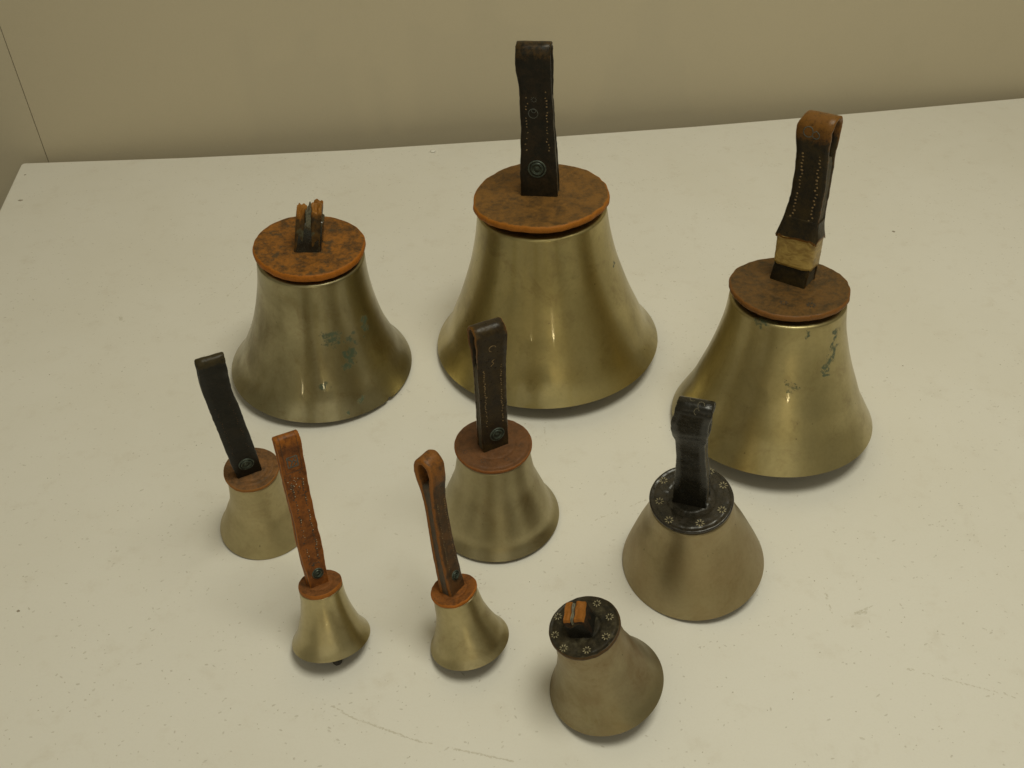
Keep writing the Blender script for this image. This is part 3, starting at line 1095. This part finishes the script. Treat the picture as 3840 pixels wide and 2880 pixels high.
tape = link('tape_wrap', mesh('tape_wrap', v, f), tt.m, b3)
sm = tape.modifiers.new('thick', 'SOLIDIFY')
sm.thickness = 0.0004
# torn leather skin ending ragged over the tape
v, f, wr = [], [], []
rowsn = 10
for i in range(rowsn + 1):
    t = i / rowsn
    for k in range(60):
        w = 2 * math.pi * k / 60
        c_, s_ = math.cos(w), math.sin(w)
        cx_ = math.copysign(abs(c_) ** .25, c_)
        sy_ = math.copysign(abs(s_) ** .25, s_)
        lo = 0.0330 + 0.0030 * noise.noise(Vector((c_ * 3.2 + 4, s_ * 3.2, 9))) + 0.0012 * noise.noise(Vector((c_ * 12, s_ * 12, 2)))
        hh = lo + (0.047 - lo) * t
        fl_ = 0.0016 * (1 - t) ** 2
        j = 0.0005 * (1 - t) * noise.noise(Vector((c_ * 5, s_ * 5, t * 2)))
        v.append(H3.P(sy_ * (H3.fT(hh) / 2 + 0.0003 + fl_ + j), hh, cx_ * (H3.fw(hh) / 2 + 0.0003 + fl_ + j)))
        wr.append(max(0, 0.8 - t * 4))
for i in range(rowsn):
    for k in range(60):
        a, b = i * 60 + k, i * 60 + (k + 1) % 60
        f.append((a, b, b + 60, a + 60))
to = link('torn_strap_end', mesh('torn_strap_end', v, f, wr), L3, b3)
sm = to.modifiers.new('thick', 'SOLIDIFY')
sm.thickness = 0.0005
flower(b3, s3, 0.0081, -0.0255, 0.0034, M_dot_dark)
flower(b3, s3, -0.0086, -0.0215, 0.0030, plain('stamp_faint', (0.07, 0.045, 0.022), (0.05, 0.03, 0.016), 0.7, 900))
flower(b3, s3, 0.0290, -0.0095, 0.0030, plain('stamp_faint', (0.07, 0.045, 0.022), (0.05, 0.03, 0.016), 0.7, 900))

# 4: small bell far left of the middle row
s4 = S(4, -0.1626, 0.4134, 0.0297, 0.0560, 0.0281, -0.0963, 0.5732, 1.0304, PR[4], metal=MB[4], disc_m=D4, dth=0.0026, irr=0.014, rings=(0.6, 0.82),
       strap_m=L4, rivet=(0.0003, 0.0098, 0.0048),
       handle=dict(topw=0.60, topl=0.007, ew=(0.2, 0.3), yaw=25.7, M=(0, -0.0049), ts=0.0019, top=0.1025, eye=0.086, round=1.3,
                   st=[(0, 0, .0158), (.0251, -.0014, .0164), (.0538, -.0030, .0160), (.0792, -.0045, .0155), (.0963, -.0037, .0157), (.1045, -.0033, .0152)],
                   T=[(0, .0062), (.03, .0056), (.08, .0052), (.098, .0070), (.1045, .0070)]),
       label='small matt bell left of the middle with a long leaning black handle and tan disc')
b4, H4 = build(s4)
dots(b4, H4, stitch_rows(H4, 0.018, 0.066, 0.55, 0.0017, 0.0004, rnd, 0.3, 0.0003), plain('tooling_brown', (0.10, 0.058, 0.025), (0.04, 0.026, 0.013), 0.8, 900))

# 5: small shiny bell with the orange strap
s5 = S(5, -0.1065, 0.3228, 0.0230, 0.0381, -0.0907, 0.3004, 0.5423, 1.0300, PR[5], metal=MB[5], disc_m=D5, dth=0.0030, irr=0.024, warp=0.0004, rings=(0.6,),
       strap_m=L5, rivet=(0.0004, 0.0075, 0.0034), clap=(0.0045, -0.0118),
       handle=dict(topw=0.5, ew=(1.0, 1.0), yaw=33, M=(0.0006, -0.0026), ts=0.0019, top=0.0970, eye=0.088, round=1.0,
                   st=[(0, 0, .0112), (.0265, -.0005, .0128), (.0426, -.0004, .0124), (.0637, -.0007, .0128), (.0837, -.0006, .0135), (.0970, -.0008, .0137)],
                   T=[(0, .0070), (.03, .0060), (.08, .0055), (.092, .0062), (.097, .0062)]),
       core_m=leather('core_orange', (0.14, 0.06, 0.022), (0.26, 0.105, 0.03), orange, 0.6, 31, 0.6),
       label='small shiny bell at the lower left with a long orange-brown studded leather handle')
b5, H5 = build(s5)
dk = stitch_rows(H5, 0.0155, 0.073, 0.46, 0.0014, 0.00052, rnd, 0.12, 0.0003)
dots(b5, H5, dk + [(rnd.gauss(0, .0026), rnd.uniform(.058, .072), .0004, .0003, 0) for _ in range(20)] + [(rnd.uniform(-.002, .003), .0140 + rnd.gauss(0, .0005), .0006, .0003, 0) for _ in range(10)], M_dot_dark)
dots(b5, H5, [(d[0] + .0005, d[1] + .0007, .0003, .0003, 0) for d in dk if rnd.random() < 0.42] + [(rnd.gauss(0, .0024), rnd.uniform(.064, .071), .0003, .0003, 0) for _ in range(12)], M_dot_pale, hh=0.0002)
dots(b5, H5, poly([(-.0046, .0745), (-.0046, .0965)], .0002) + poly([(.0046, .0745), (.0046, .0965)], .0002) + poly([(-.0046, .0745), (.0046, .0745)], .0003), plain('tooled_border', (0.07, 0.035, 0.015), (0.10, 0.05, 0.02), 0.7))
sq = poly([(-.0028, .0775), (.0028, .0775), (.0028, .0835), (-.0028, .0835), (-.0028, .0775)], .0005) + poly([(-.0022, .0828), (0, .0805), (-.0015, .078)], .0005) + poly([(.0020, .0825), (.0004, .0812), (.0022, .0800), (.0004, .0785)], .0004)
dots(b5, H5, sq, M_dot_grey, name='stamped_square')

# 6: middle bell
s6 = S(6, -0.0104, 0.4224, 0.0420, 0.0625, -0.0218, 0.0241, 0.5846, 1.030, PR[6], metal=MB[6], disc_m=D6, dth=0.0024, irr=0.008, warp=0.0002, rings=(0.58, 0.93),
       strap_m=L6, rivet=(0.0012, 0.0108, 0.0050),
       handle=dict(topw=0.1, topl=0.03, ew=(0.45, 1.3), yaw=26.8, M=(0.0021, -0.0043), ts=0.0023, top=0.0945, eye=0.066, round=1.0,
                   st=[(0, 0, .0176), (.0402, .0001, .0180), (.072, .0001, .0186), (.083, -.0002, .0200), (.096, -.0006, .0196)],
                   T=[(0, .0098), (.02, .0082), (.06, .0078), (.072, .0096), (.086, .0125), (.096, .0125)]),
       label='middle bell with a square-topped dark brown looped handle and a red-brown disc')
b6, H6 = build(s6)
dots(b6, H6, stitch_rows(H6, 0.020, 0.066, 0.60, 0.0014, 0.00055, rnd, 0.12, 0.00025), M_dot_tan)
dots(b6, H6, poly([(-.001, .066), (.001, .068), (-.0005, .0695), (.0012, .071)], .0003) + ringdots(0, .080, .0022, 12, .0003, 0.4, 4.6) + [(-.0045, .043, .0006, .0006, 0)], M_dot_tan)
for (x, y) in ((-0.0174, -0.0071), (-0.0059, -0.0150), (0.0086, -0.0139), (0.0176, -0.0024)):
    flower(b6, s6, x, y, 0.0021, plain('stamp_brown', (0.075, 0.04, 0.02), (0.11, 0.055, 0.026), 0.7, 900))

# 7: small front bell, strap seen almost edge on
s7 = S(7, -0.0249, 0.3205, 0.0236, 0.0397, -0.2082, 0.2058, 0.5673, 1.0303, PR[7], metal=MB[7], disc_m=D7, dth=0.0022, irr=0.02, rings=(0.6,),
       strap_m=L7, rivet=(0.0004, 0.0090, 0.0030),
       handle=dict(topw=0.55, topl=0.026, ew=(0.7, 1.1), yaw=54.9, M=(0.0032, -0.0024), ts=0.0034, top=0.0870, eye=0.0705, round=1.25,
                   st=[(0, 0, .0120), (.0265, .0022, .0112), (.052, .0055, .0100), (.0673, .0080, .0112), (.086, .0100, .0115)],
                   T=[(0, .0100), (.02, .0090), (.055, .0086), (.066, .0098), (.077, .0135), (.0870, .0135)]),
       core_m=plain('core_grey_brown', (0.06, 0.05, 0.035), (0.10, 0.062, 0.034), 0.6, 300),
       label='small front bell whose brown looped handle is turned edge on, open eye facing left')
b7, H7 = build(s7)
dots(b7, H7, stitch_rows(H7, 0.014, 0.058, 0.55, 0.0014, 0.0004, rnd, 0.15, 0.0002), M_dot_tan)

# 8: black leather bell
s8 = S(8, 0.1140, 0.3798, 0.0440, 0.0633, -0.1454, -0.0879, 0.5550, 1.0305, PR[8], metal=MB[8], disc_m=D8, dth=0.0022, irr=0.004, warp=0.0001, dish=0.8, rings=(0.46, 0.52, 0.58, 0.93),
       strap_m=L8,
       handle=dict(ew=(0.5, 0.5), yaw=-21, M=(-0.0020, -0.0049), ts=0.0026, top=0.0842, eye=0.054, round=0.95,
                   st=[(0, 0, .0200), (.0251, .0009, .0180), (.0453, .0007, .0163), (.0520, .0006, .0164), (.0600, .0006, .0196), (.0700, .0007, .0203), (.0780, .0026, .0200), (.0842, .0032, .0192)],
                   T=[(0, .0120), (.02, .0095), (.05, .0078), (.056, .0085), (.064, .0112), (.080, .0118), (.0842, .0118)]),
       label='wide dull bell at the right with a glossy black looped handle and flower-stamped black disc')
b8, H8 = build(s8)
dots(b8, H8, stitch_rows(H8, 0.014, 0.052, 0.60, 0.0016, 0.00045, rnd, 0.35, 0.0003), plain('tooling_dim', (0.075, 0.055, 0.028), (0.03, 0.024, 0.015), 0.7, 900))
sw = []
for (a, b, r) in ((-.002, .098, .0020), (.003, .101, .0020), (-.003, .092, .0018), (.0025, .089, .0018), (-.002, .086, .0016), (.003, .083, .0017), (.0015, .080, .0013)):
    sw += ringdots(a, b, r, 8, .00028, rnd.uniform(0, 3), rnd.uniform(3.4, 6))
dots(b8, H8, sw, plain('tooling_faint', (0.17, 0.145, 0.09), (0.08, 0.068, 0.042), 0.7, 900))
for (x, y) in ((0.0135, 0.0175), (0.0195, 0.0065), (0.0161, -0.0106), (0.0024, -0.0184), (-0.0146, -0.0142), (-0.0186, -0.0005), (-0.0145, 0.0142), (-0.0003, 0.0210)):
    flower(b8, s8, x, y, 0.0027)

# 9: nearest bell, broken handle
s9 = S(9, 0.0530, 0.2915, 0.0327, 0.0534, -0.2800, 0.0339, 0.5969, 1.0295, PR[9], metal=MB[9], disc_m=D9, dth=0.0026, irr=0.010, warp=0.0003, rings=(0.45, 0.93), dish=0.6, stub=1,
       handle=dict(yaw=-10.2, M=(-0.0023, -0.0067), W=0.0132, D=0.0140, hgt=0.0138, taper=0.14, dtaper=0.08, split=(0.36, 0.50), lh=0.97, rh=1.0, fh=0.93, front=0.0,
                   tilt=0.0, rag=0.0007, lean=-0.0012 / 0.0138, w0=0.84, rnd=0.0013, m=S9, m2=S9b),
       label='nearest bell, leaning, two orange strap ends stubbed on its black stamped disc')
s9['handle']['front'] = 0.80
b9, _ = build(s9)
for (x, y) in ((0.0076, 0.0130), (0.0139, 0.0031), (0.0111, -0.0087), (0.0006, -0.0151), (-0.0117, -0.0118), (-0.0160, -0.0028), (-0.0140, 0.0085)):
    flower(b9, s9, x, y, 0.0024)
bpy.context.view_layer.update()
